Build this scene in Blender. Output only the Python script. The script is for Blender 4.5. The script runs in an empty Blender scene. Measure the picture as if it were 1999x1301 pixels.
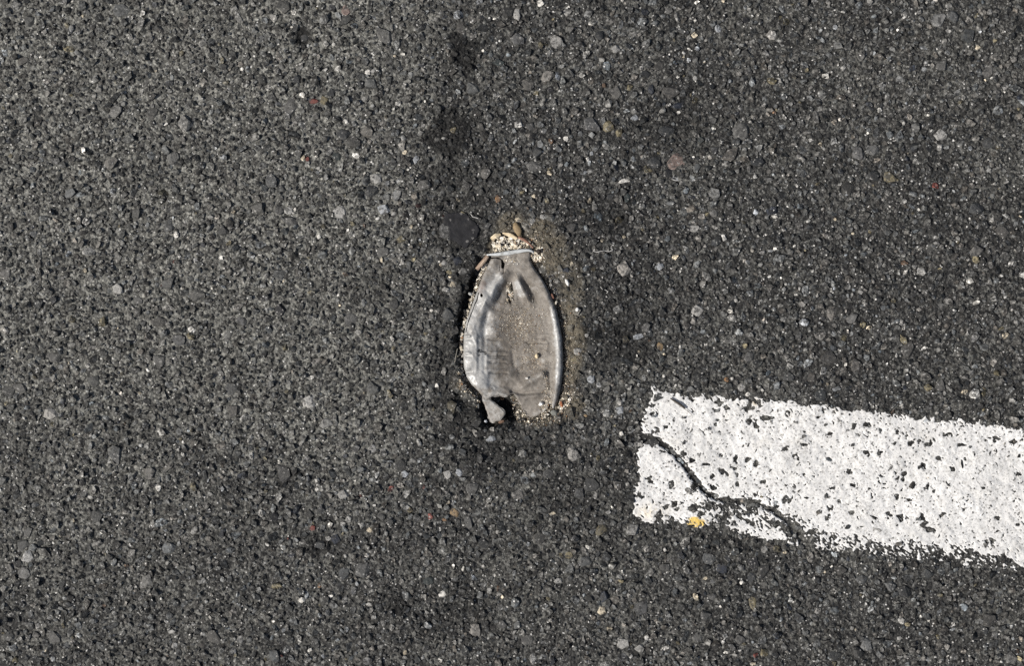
import bpy, bmesh, math, random
import numpy as np
from mathutils import Vector, Matrix

# ---------------------------------------------------------------- camera, sky, sun
S = 0.0005                                   # metres of road per photo pixel (view straight down)
CAM_H = 1.40
def W(px, py, z=0.0):
    return Vector(((px - 999.5) * S, (650.5 - py) * S, z))

sc = bpy.context.scene
cd = bpy.data.cameras.new('camera'); cam = bpy.data.objects.new('camera', cd)
sc.collection.objects.link(cam)
cam.location = (0, 0, CAM_H); cam.rotation_euler = (0, 0, 0)
cd.sensor_width = 36.0; cd.lens = 36.0 * CAM_H / (1999 * S)
cd.clip_start = 0.05; cd.clip_end = 500.0
sc.camera = cam

SUN_EL = math.radians(44); SUN_AZ = math.radians(197)     # where the sun stands: left, a little below
sdir = Vector((math.cos(SUN_AZ) * math.cos(SUN_EL), math.sin(SUN_AZ) * math.cos(SUN_EL), math.sin(SUN_EL)))
world = bpy.data.worlds.new('World'); sc.world = world; world.use_nodes = True
wn = world.node_tree.nodes; wl = world.node_tree.links
sky = wn.new('ShaderNodeTexSky'); sky.sky_type = 'NISHITA'; sky.sun_disc = False
sky.sun_elevation = SUN_EL; sky.sun_rotation = math.atan2(sdir.x, sdir.y) % (2 * math.pi)
sky.dust_density = 4.0; sky.ozone_density = 0.6
bg = wn['Background']; bg.inputs['Strength'].default_value = 0.068
wl.new(sky.outputs['Color'], bg.inputs['Color'])
sl = bpy.data.lights.new('sun', 'SUN'); sl.energy = 4.2; sl.angle = math.radians(0.53); sl.color = (1.0, 0.965, 0.91)
sun = bpy.data.objects.new('sun', sl); sc.collection.objects.link(sun)
sun.rotation_euler = (-sdir).to_track_quat('-Z', 'Y').to_euler(); sun.location = sdir * 5
sc.view_settings.view_transform = 'Standard'; sc.view_settings.look = 'None'
sc.view_settings.exposure = 0.0; sc.view_settings.gamma = 1.0; sc.view_settings.use_curve_mapping = False
sc.cycles.use_denoising = False

# ---------------------------------------------------------------- helpers
rng = np.random.default_rng(7); random.seed(7)

def smooth(a, b, x):
    t = np.clip((x - a) / (b - a), 0, 1); return t * t * (3 - 2 * t)
def gauss(x): return np.exp(-0.5 * x * x)
def _hash(ix, iy, seed):
    h = (ix.astype(np.int64) * 374761393 + iy.astype(np.int64) * 668265263 + seed * 1442695041) & 0xffffffff
    h = ((h ^ (h >> 13)) * 1274126177) & 0xffffffff
    h = ((h ^ (h >> 16)) * 2246822519) & 0xffffffff
    return ((h ^ (h >> 15)) & 0xffffff) / float(0xffffff)
def vnoise(x, y, scale, seed=0):             # value noise 0..1, scale = size of a cell
    x = np.asarray(x) / scale; y = np.asarray(y) / scale
    ix = np.floor(x); iy = np.floor(y); fx = x - ix; fy = y - iy
    fx = fx * fx * (3 - 2 * fx); fy = fy * fy * (3 - 2 * fy)
    a = _hash(ix, iy, seed); b = _hash(ix + 1, iy, seed); c = _hash(ix, iy + 1, seed); d = _hash(ix + 1, iy + 1, seed)
    return (a * (1 - fx) + b * fx) * (1 - fy) + (c * (1 - fx) + d * fx) * fy
def fbm(x, y, scale, seed=0, oct=4):
    v = 0; amp = 1; tot = 0
    for k in range(oct):
        v = v + amp * vnoise(x, y, scale / 2 ** k, seed + 17 * k); tot += amp; amp *= 0.55
    return v / tot
def seg_dist(px, py, a, b):
    ax, ay = a; bx, by = b; dx = bx - ax; dy = by - ay
    t = np.clip(((px - ax) * dx + (py - ay) * dy) / (dx * dx + dy * dy + 1e-12), 0, 1)
    return np.hypot(px - ax - t * dx, py - ay - t * dy)
def line_dist(px, py, pts):
    return np.min([seg_dist(px, py, pts[i], pts[i + 1]) for i in range(len(pts) - 1)], axis=0)
def sdf(px, py, poly):                       # + inside, - outside, in pixels
    inside = np.zeros(np.shape(px), bool); d = np.full(np.shape(px), 1e9)
    n = len(poly)
    for i in range(n):
        x1, y1 = poly[i]; x2, y2 = poly[(i + 1) % n]
        d = np.minimum(d, seg_dist(px, py, poly[i], poly[(i + 1) % n]))
        if y1 != y2:
            c = ((y1 > py) != (y2 > py)) & (px < (x2 - x1) * (py - y1) / (y2 - y1) + x1)
            inside ^= c
    return np.where(inside, d, -d)

def make_mesh(name, V, F, attrs=None, smooth_faces=False):
    V = np.ascontiguousarray(V, np.float32); F = np.ascontiguousarray(F, np.int32)
    me = bpy.data.meshes.new(name); k = F.shape[1]
    me.vertices.add(len(V)); me.vertices.foreach_set('co', V.ravel())
    me.loops.add(F.size); me.loops.foreach_set('vertex_index', F.ravel())
    me.polygons.add(len(F)); me.polygons.foreach_set('loop_start', np.arange(0, F.size, k, dtype=np.int32))
    me.polygons.foreach_set('use_smooth', np.full(len(F), smooth_faces))
    for n, arr in (attrs or {}).items():
        arr = np.asarray(arr, np.float32)
        if arr.ndim == 1:
            a = me.attributes.new(n, 'FLOAT', 'POINT'); a.data.foreach_set('value', arr)
        else:
            c = np.ones((len(arr), 4), np.float32); c[:, :3] = arr
            a = me.attributes.new(n, 'FLOAT_COLOR', 'POINT'); a.data.foreach_set('color', c.ravel())
    me.update(calc_edges=True)
    return me
def link(name, me, mat=None, parent=None, **props):
    o = bpy.data.objects.new(name, me); sc.collection.objects.link(o)
    if mat and me and not me.materials: me.materials.append(mat)
    if parent: o.parent = parent
    for k, v in props.items(): o[k] = v
    return o
def empty(name, loc, label, category, group=None):
    o = bpy.data.objects.new(name, None); sc.collection.objects.link(o)
    o.location = loc; o.empty_display_size = 0.01; o['label'] = label; o['category'] = category
    if group: o['group'] = group
    return o

def clip_grid(X, Y, Z, F, attrs=None):
    """triangulated grid cut along F = 0, keeping F > 0"""
    ny, nx = X.shape; attrs = attrs or {}
    idx = np.arange(ny * nx).reshape(ny, nx)
    a, b, c, d = idx[:-1, :-1].ravel(), idx[:-1, 1:].ravel(), idx[1:, 1:].ravel(), idx[1:, :-1].ravel()
    T = np.concatenate([np.stack([a, b, c], 1), np.stack([a, c, d], 1)])
    f = F.ravel(); ins = f[T] > 0; n = ins.sum(1)
    full = T[n == 3]
    edges = []; tris_new = []
    def rot(T, first):
        r = np.arange(len(T)); return np.stack([T[r, first], T[r, (first + 1) % 3], T[r, (first + 2) % 3]], 1)
    T1 = T[n == 1]; T1 = rot(T1, np.argmax(ins[n == 1], 1)); T2 = T[n == 2]; T2 = rot(T2, np.argmin(ins[n == 2], 1))
    E = np.concatenate([T1[:, [0, 1]], T1[:, [0, 2]], T2[:, [0, 1]], T2[:, [0, 2]]]); E.sort(1)
    U, inv = np.unique(E, axis=0, return_inverse=True); inv = inv.ravel()
    base = ny * nx; k1 = len(T1); k2 = len(T2)
    e11, e12, e21, e22 = inv[:k1] + base, inv[k1:2 * k1] + base, inv[2 * k1:2 * k1 + k2] + base, inv[2 * k1 + k2:] + base
    tris = np.concatenate([full, np.stack([T1[:, 0], e11, e12], 1), np.stack([e21, T2[:, 1], T2[:, 2]], 1), np.stack([e21, T2[:, 2], e22], 1)])
    t = f[U[:, 0]] / (f[U[:, 0]] - f[U[:, 1]] + 1e-12)
    def ext(A):
        A = A.reshape(base, -1).astype(float)
        return np.concatenate([A, A[U[:, 0]] * (1 - t[:, None]) + A[U[:, 1]] * t[:, None]])
    V = np.concatenate([ext(X), ext(Y), ext(Z)], 1)
    used = np.unique(tris); remap = np.full(len(V), -1); remap[used] = np.arange(len(used))
    out = {k: ext(A)[used] for k, A in attrs.items()}
    out = {k: (A[:, 0] if A.shape[1] == 1 else A) for k, A in out.items()}
    return V[used], remap[tris], out

# ---------------------------------------------------------------- materials
class NT:
    def __init__(s, name):
        s.m = bpy.data.materials.new(name); s.m.use_nodes = True
        s.t = s.m.node_tree; s.n = s.t.nodes; s.b = s.n['Principled BSDF']
        s.pos = s.n.new('ShaderNodeNewGeometry').outputs['Position']
    def set(s, sock, v):
        if isinstance(v, bpy.types.NodeSocket): s.t.links.new(v, sock)
        else: sock.default_value = v
    def noise(s, scale, detail=4, rough=0.6, out='Fac'):
        n = s.n.new('ShaderNodeTexNoise'); n.inputs['Scale'].default_value = scale
        n.inputs['Detail'].default_value = detail; n.inputs['Roughness'].default_value = rough
        s.t.links.new(s.pos, n.inputs['Vector']); return n.outputs[out]
    def voro(s, scale, out='Color', feature='F1', rnd=1.0):
        n = s.n.new('ShaderNodeTexVoronoi'); n.feature = feature; n.inputs['Scale'].default_value = scale
        n.inputs['Randomness'].default_value = rnd
        s.t.links.new(s.pos, n.inputs['Vector']); return n.outputs[out]
    def attr(s, name, out='Color'):
        n = s.n.new('ShaderNodeAttribute'); n.attribute_name = name; return n.outputs[out]
    def objcol(s): return s.n.new('ShaderNodeObjectInfo').outputs['Color']
    def sep(s, c, ch=0):
        n = s.n.new('ShaderNodeSeparateColor'); s.t.links.new(c, n.inputs[0]); return n.outputs[ch]
    def rng(s, v, a, b, c, d, typ='LINEAR'):
        n = s.n.new('ShaderNodeMapRange'); n.interpolation_type = typ
        for i, q in enumerate((v, a, b, c, d)): s.set(n.inputs[i], q)
        return n.outputs[0]
    def math(s, op, a, b=0.0):
        n = s.n.new('ShaderNodeMath'); n.operation = op; s.set(n.inputs[0], a); s.set(n.inputs[1], b); return n.outputs[0]
    def mix(s, f, a, b, mode='MIX'):
        n = s.n.new('ShaderNodeMix'); n.data_type = 'RGBA'; n.blend_type = mode
        s.set(n.inputs[0], f)
        for k, v in ((6, a), (7, b)):
            if isinstance(v, tuple): v = (*v, 1.0)[:4]
            s.set(n.inputs[k], v)
        return n.outputs[2]
    def gray(s, v):
        n = s.n.new('ShaderNodeCombineColor')
        for i in range(3): s.t.links.new(v, n.inputs[i])
        return n.outputs[0]
    def scale(s, c, v): return s.mix(1.0, c, s.gray(v), 'MULTIPLY')
    def bump(s, h, dist, strength=1.0):
        n = s.n.new('ShaderNodeBump'); n.inputs['Distance'].default_value = dist; n.inputs['Strength'].default_value = strength
        s.set(n.inputs['Height'], h)
        if s.b.inputs['Normal'].is_linked: s.t.links.new(s.b.inputs['Normal'].links[0].from_socket, n.inputs['Normal'])
        s.t.links.new(n.outputs[0], s.b.inputs['Normal'])
    def done(s, col, rough=0.8, spec=0.3):
        s.set(s.b.inputs['Base Color'], (*col, 1.0) if isinstance(col, tuple) else col)
        s.set(s.b.inputs['Roughness'], rough); s.set(s.b.inputs['Specular IOR Level'], spec)
        return s.m

def film(t, c):
    """road film shared by stones and binder: pale worn dust in flakes, black binder in specks, quartz glints"""
    a = t.sep(t.voro(430), 0)
    c = t.scale(c, t.rng(t.math('POWER', a, 2.6), 0, 1, 0.5, 2.0))
    n = t.noise(250, 5, 0.72)
    c = t.mix(t.rng(n, 0.55, 0.59, 0, 0.70), c, t.mix(0.25, (0.225, 0.226, 0.208), c))
    m = t.noise(215, 5, 0.72, 'Color')
    c = t.mix(t.rng(t.sep(m, 1), 0.472, 0.43, 0, 0.92), c, (0.011, 0.011, 0.0115))
    v = t.voro(760)
    c = t.mix(t.rng(t.sep(v, 0), 0.965, 0.985, 0, 0.6), c, (0.36, 0.357, 0.34))
    c = t.mix(t.rng(t.sep(v, 1), 0.991, 0.995, 0, 0.85), c, (0.70, 0.69, 0.66))
    c = t.mix(t.math('MULTIPLY', t.attr('soil', 'Fac'), 0.75), c, t.scale(t.mix(0, (.135, .119, .088), (.135, .119, .088)), t.rng(t.noise(260, 5, .7), .3, .7, .35, 1.5)))
    c = t.scale(c, t.rng(t.attr('stain_shade', 'Fac'), 0, 0.9, 1.0, 0.2))
    return c, n, v
def mineral(name, source, fleck=True, rough=0.7, mott=(0.6, 1.4), mscale=520):
    t = NT(name)
    c = t.attr('Col') if source == 'attr' else t.objcol() if source == 'object' else t.mix(0.0, source, source)
    if fleck:
        c, n, v = film(t, c)
        t.bump(n, 0.0016, 0.8); t.bump(t.sep(v, 0), 0.0003, 0.6)
    else:
        c = t.scale(c, t.rng(t.noise(mscale, 3, 0.65), 0.3, 0.7, *mott))
        t.bump(t.noise(700, 3, 0.6), 0.0006, 0.7)
    return t.done(c, rough, 0.4)

def mineral_clean(name):
    t = NT(name); c = t.objcol()
    c = t.scale(c, t.rng(t.noise(420, 4, 0.7), 0.3, 0.7, 0.5, 1.45))
    m = t.noise(240, 4, 0.7, 'Color')
    c = t.mix(t.rng(t.sep(m, 1), 0.49, 0.42, 0, 0.8), c, (0.03, 0.03, 0.029))
    c = t.mix(t.rng(t.sep(m, 0), 0.56, 0.66, 0, 0.55), c, (0.12, 0.118, 0.106))
    v = t.voro(760); c = t.mix(t.rng(t.sep(v, 0), 0.96, 0.985, 0, 0.6), c, (0.4, 0.39, 0.37))
    t.bump(t.noise(420, 4, 0.7), 0.0009, 0.8)
    return t.done(c, 0.62, 0.45)

def mat_asphalt():
    t = NT('asphalt_matrix')
    c, n, v = film(t, t.attr('Col'))
    t.bump(t.voro(330, 'Distance'), -0.0016, 0.9)
    t.bump(n, 0.0013, 0.9); t.bump(t.sep(v, 0), 0.0003, 0.6)
    return t.done(c, 0.78, 0.35)

M_ROAD = mat_asphalt()
M_GRAVEL = mineral('aggregate_mixed', 'attr')
M_STONE = mineral_clean('aggregate_stone')
M_SAND = mineral('sand_grains', 'attr', fleck=False, mott=(0.8, 1.2))

# ---------------------------------------------------------------- outlines read from the photograph (pixels)
LEFT = [(958.6, 503), (951.8, 518), (941.8, 538), (931, 568), (920, 598), (910, 628), (905, 656), (904, 688), (905, 716), (910, 736), (920, 751.5), (934, 765.5), (944, 777.5), (947, 788), (950, 804), (954.6, 823.5)]
RIGHT = [(1037.7, 499), (1036, 508), (1042, 520), (1056, 540), (1068, 560), (1078, 580), (1087, 604), (1093, 632), (1098, 660), (1099.7, 688), (1099.7, 716), (1097.7, 744), (1093.7, 768), (1088.5, 788), (1082.5, 799)]
SILH = [(950.5, 498), (975, 494), (1005, 490), (1032, 488), (1042, 492)] + RIGHT + [(1060, 812), (1036, 818), (1020, 812), (1000, 815), (986, 812), (976, 822), (962, 827)] + LEFT[::-1]
HOLE = [(957, 779.5), (962, 776), (976, 773.6), (986, 775.6), (992, 777.6), (998, 771.6), (1005, 769), (1007, 777), (1010, 784), (1020, 800), (1028, 814), (1030, 845), (950, 845), (940, 800), (945, 786)]
BODY = [(957, 499), (985, 494.5), (1010, 491), (1036, 489.5)] + RIGHT + [(1079, 800), (1074, 790), (1064, 806), (1048, 814), (1036, 817), (1028, 814), (1020, 800), (1010, 784), (1006, 775), (1003, 770), (997, 771.6), (991.8, 777), (985, 775), (975, 773), (962, 776), (954, 781), (948, 785)] + LEFT[:13][::-1]
FLAP = [(938, 771), (948, 774), (956, 778.5), (968, 788.4), (980, 797.6), (987, 804.4), (986, 811.6), (976, 821.6), (962, 826.8), (954.6, 823.5), (950, 804)]
TAR = [(870, 415), (885, 412), (898, 411), (912, 415), (923, 425), (934, 431), (941, 445), (936, 456), (926, 472), (917, 482), (910, 488), (900, 483), (889, 475), (877, 466), (872, 455), (871, 445), (861, 438), (863, 425)]
SANDPIT = [(955, 468), (962, 458), (985, 453), (1008, 458), (1030, 462), (1048, 474), (1060, 485), (1058, 502), (1048, 512), (1040, 506), (1040, 492), (1000, 492), (955, 497), (950, 485)]

# ---------------------------------------------------------------- road surface height (mm) and tint, as functions of photo pixels
def road_height(px, py):
    h = 1.6 * (fbm(px, py, 130, 3) - 0.5) * 2 + 1.2 * (fbm(px, py, 26, 9, 3) - 0.5) * 2 + 1.0 * (fbm(px, py, 8, 21, 2) - 0.5) * 2
    near = (px > 780) & (px < 1260) & (py > 380) & (py < 920)
    if np.any(near):
        x = px[near]; y = py[near]
        d = sdf(x, y, SILH); s = -d
        s = s + 5 * (fbm(x, y, 14, 5, 2) - 0.5)
        wl_ = smooth(20, -60, x - 985)
        wb = smooth(770, 810, y)
        wr = (1 - wl_) * (1 - wb)
        tw = 8 + 11 * smooth(720, 640, y)
        dl = -5.5 * (1 - smooth(tw - 3, tw + 4, s)) - 6.0 * smooth(5, 9, s) * (1 - smooth(tw - 3, tw + 3, s)) + 3.0 * gauss((s - tw - 10) / 9)
        dr = -4.5 * (1 - smooth(3, 46, s))
        db = -8.0 * (1 - smooth(3, 12, s)) + 2.2 * gauss((s - 22) / 9)
        dd = wb * db + (1 - wb) * (wl_ * dl + (1 - wl_) * dr)
        top = smooth(512, 495, y)
        sp = sdf(x, y, SANDPIT)
        dd = dd * (1 - top) + top * (-3.2 * smooth(-6, 4, sp))
        dd = np.where(d > 0, -8.0 * (1 - top) - 3.5 * top, dd)
        dd -= 6.0 * gauss(seg_dist(x, y, (984, 785), (1003, 828)) / 9)
        dd -= 6.0 * gauss(line_dist(x, y, [(893, 772), (915, 796), (938, 792), (950, 824)]) / 6)
        h = h.copy(); h[near] = h[near] * (0.4 + 0.6 * smooth(0, 25, s)) + dd
    h -= 3.5 * gauss(np.hypot((px - 592) / 11, (py - 72) / 12))
    h -= 2.5 * gauss(np.hypot((px - 657) / 13, (py - 305) / 12))
    if np.any(near): h[near] += 1.3 * soil_mask(px[near], py[near]) * smooth(1000, 1060, px[near])
    # the crack that runs under the white paint
    h -= 3.0 * gauss(line_dist(px, py, CRACK) / 4.0)
    return h
CRACK = [(1225, 848), (1262, 858), (1288, 864), (1310, 880), (1330, 900), (1348, 925), (1362, 945), (1380, 962), (1400, 975), (1425, 980), (1450, 981), (1482, 985), (1510, 998), (1540, 1020), (1560, 1045), (1575, 1075)]

STAINS_SHADE = [(905, 105, 34, 50, .85), (880, 262, 58, 58, .85), (870, 338, 60, 40, .42), (945, 335, 70, 40, .3), (900, 440, 75, 66, .6), (890, 210, 90, 260, .15), (592, 72, 20, 20, .9), (1275, 318, 28, 24, .55), (1205, 670, 75, 60, .6), (985, 880, 110, 60, .6), (628, 1065, 40, 30, .8), (770, 1185, 30, 24, .7), (872, 690, 40, 150, .55), (905, 570, 24, 95, .8), (930, 820, 70, 55, .6), (988, 797, 22, 30, .95), (1320, 250, 90, 80, .4), (560, 935, 30, 22, .7), (1420, 1090, 110, 80, .3), (1170, 420, 90, 70, .35), (740, 560, 80, 60, .3), (1100, 960, 90, 60, .4), (900, 1190, 90, 60, .35), (1250, 560, 120, 90, .3), (1180, 1000, 90, 120, .3)]  # stains, plus shade painted in the flap hole and the trench left of the bottle
def road_tint(px, py):
    """dust film, dark stains with painted shade, brown soil: each 0..1"""
    left = smooth(1050, 560, px)
    dust = np.clip(0.18 + 0.75 * left * smooth(1301, 500, py) + 0.25 * left + 0.55 * (fbm(px, py, 150, 31) - 0.5) * 2, 0, 1)
    dust *= smooth(0.30, 0.72, fbm(px, py, 22, 41, 4) + 0.25 * dust)
    out = np.maximum((np.abs(px - 999.5) - 1090) / 700, (np.abs(py - 650.5) - 740) / 700)
    dust = dust * (1 - .8 * smooth(0, .5, out))
    stain_shade = np.zeros_like(dust)
    for x, y, rx, ry, a in STAINS_SHADE:
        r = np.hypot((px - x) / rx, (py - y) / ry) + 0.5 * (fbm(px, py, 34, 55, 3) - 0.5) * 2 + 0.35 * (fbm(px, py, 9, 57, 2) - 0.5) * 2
        stain_shade = np.maximum(stain_shade, a * (1 - (smooth(0.6, 0.95, r) if a > .8 else smooth(0.35, 1.15, r))))
    soil = soil_mask(px, py)
    return dust, stain_shade, soil
def soil_mask(px, py):
    soil = np.zeros(np.shape(px))
    for (x, y, rx, ry, a) in [(1060, 458, 28, 36, .85), (1112, 560, 30, 70, .45), (1114, 680, 28, 95, .95), (1110, 785, 30, 40, .95), (1060, 822, 46, 14, .6), (1074, 490, 30, 46, .75), (1000, 440, 40, 26, .7), (905, 752, 26, 26, .5), (1100, 520, 26, 40, .4)]:
        r = np.hypot((px - x) / rx, (py - y) / ry) + 0.5 * (fbm(px, py, 24, 71, 3) - 0.5) * 2
        soil = np.maximum(soil, a * (1 - smooth(0.5, 1.15, r)))
    near = (px > 800) & (px < 1200) & (py > 400) & (py < 900)
    if np.any(near):
        x = px[near]; y = py[near]
        soil[near] = np.maximum(soil[near], .8 * smooth(-4, 3, sdf(x, y, SANDPIT)))
        soil[near] = np.maximum(soil[near], 0.6 * smooth(-9, 0, sdf(x, y, SILH)) * smooth(900, 960, x) * (1 - gauss(np.hypot((x - 986) / 16, (y - 797) / 18))))
    return soil
DUST_C = np.array([0.165, 0.164, 0.148]); SOIL_C = np.array([0.125, 0.108, 0.078]); TAR_C = np.array([0.016, 0.016, 0.0175])
def tinted(col, px, py, kd, ks, ko):
    d, s, o = road_tint(px, py)
    c = col + (DUST_C - col) * (kd * d)[:, None]
    c = c + (SOIL_C - c) * (ko * o)[:, None]
    return c + (TAR_C - c) * (ks * s)[:, None]

# ---------------------------------------------------------------- asphalt: one sheet, fine under the lens, growing out to the horizon
FX, FY = 0.56, 0.385
def axis(half, step):
    n = int(half / step); core = np.arange(-n, n + 1) * step
    out = [core[-1]]; g = step
    while out[-1] < 120: g *= 1.32; out.append(out[-1] + g)
    out = np.array(out[1:]); return np.concatenate([-out[::-1], core, out])
ax_, ay_ = axis(FX, 0.0016), axis(FY, 0.0016)
GX, GY = np.meshgrid(ax_, ay_)
gpx = GX / S + 999.5; gpy = 650.5 - GY / S
fade = smooth(1.0, 0.7, np.maximum(np.abs(GX), np.abs(GY)))
gz = (road_height(gpx.ravel(), gpy.ravel()).reshape(GX.shape) * fade - 1.3) * 0.001
ny, nx = GX.shape
ii = np.arange(ny * nx).reshape(ny, nx)
quads = np.stack([ii[:-1, :-1].ravel(), ii[:-1, 1:].ravel(), ii[1:, 1:].ravel(), ii[1:, :-1].ravel()], 1)
base = np.tile(np.array([0.040, 0.0397, 0.038]), (ny * nx, 1))
_, gstain_shade, gsoil = road_tint(gpx.ravel(), gpy.ravel())
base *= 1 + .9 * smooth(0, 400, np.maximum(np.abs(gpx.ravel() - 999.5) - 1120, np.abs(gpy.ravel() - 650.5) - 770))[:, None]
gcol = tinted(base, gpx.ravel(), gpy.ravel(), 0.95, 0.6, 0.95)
me = make_mesh('asphalt', np.stack([GX.ravel(), GY.ravel(), gz.ravel()], 1), quads, {'Col': gcol, 'stain_shade': gstain_shade, 'soil': gsoil}, True)
asphalt = link('asphalt', me, M_ROAD, kind='structure')
def ground_z(px, py):                        # metres, at photo pixels
    px = np.atleast_1d(np.asarray(px, float)); py = np.atleast_1d(np.asarray(py, float))
    return (road_height(px, py) - 1.3) * 0.001
def gz1(px, py): return float(ground_z(px, py)[0])

# ---------------------------------------------------------------- aggregate
def hull_template(n, flat, seed, zmin=-0.35):
    r = random.Random(seed); bm = bmesh.new()
    for i in range(n):
        z = 1 - (i + 0.5) / n * (1 - zmin); th = i * 2.39996 + r.uniform(-0.5, 0.5); q = math.sqrt(max(0, 1 - z * z))
        k = r.uniform(0.60, 1.16)
        zz = min(z * k, flat)
        bm.verts.new((q * math.cos(th) * k, q * math.sin(th) * k, zz))
    res = bmesh.ops.convex_hull(bm, input=bm.verts)
    junk = list({g for g in res['geom_interior'] + res['geom_unused'] if isinstance(g, bmesh.types.BMVert)})
    if junk: bmesh.ops.delete(bm, geom=junk, context='VERTS')
    bmesh.ops.triangulate(bm, faces=bm.faces)
    bmesh.ops.delete(bm, geom=[f for f in bm.faces if f.normal.z < -0.55], context='FACES_ONLY')
    bm.verts.index_update()
    V = np.array([v.co[:] for v in bm.verts]); F = np.array([[v.index for v in f.verts] for f in bm.faces]); bm.free()
    return V, F
TEMPL = [hull_template(random.choice([10, 12, 14]), random.choice([0.32, 0.42, 0.55, 0.75]), 100 + i) for i in range(26)]

def scatter(P, R, ASP, H, ZB, COL, templ=TEMPL, tilt=0.25):
    """join many small pieces into one mesh: centre px, radius m, aspect, height factor, base z"""
    n = len(P); Vs = []; Fs = []; Cs = []; off = 0
    which = rng.integers(0, len(templ), n); ang = rng.uniform(0, 2 * np.pi, n)
    tx = rng.normal(0, tilt, n); ty = rng.normal(0, tilt, n)
    for k, (TV, TF) in enumerate(templ):
        s = np.where(which == k)[0]
        if not len(s): continue
        v = np.repeat(TV[None], len(s), 0)
        x = v[:, :, 0] * R[s, None] * ASP[s, None]; y = v[:, :, 1] * R[s, None] / ASP[s, None]; z = v[:, :, 2] * (R * H)[s, None]
        z = z + x * tx[s, None] + y * ty[s, None]
        ca, sa = np.cos(ang[s])[:, None], np.sin(ang[s])[:, None]
        X = x * ca - y * sa + (P[s, 0, None] - 999.5) * S; Y = x * sa + y * ca + (650.5 - P[s, 1, None]) * S
        Vs.append(np.stack([X, Y, z + ZB[s, None]], 2).reshape(-1, 3))
        m = TV.shape[0]
        Fs.append((TF[None] + (off + np.arange(len(s)) * m)[:, None, None]).reshape(-1, 3)); off += m * len(s)
        Cs.append(np.repeat(COL[s], m, 0))
    return np.concatenate(Vs), np.concatenate(Fs), np.concatenate(Cs)

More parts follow.
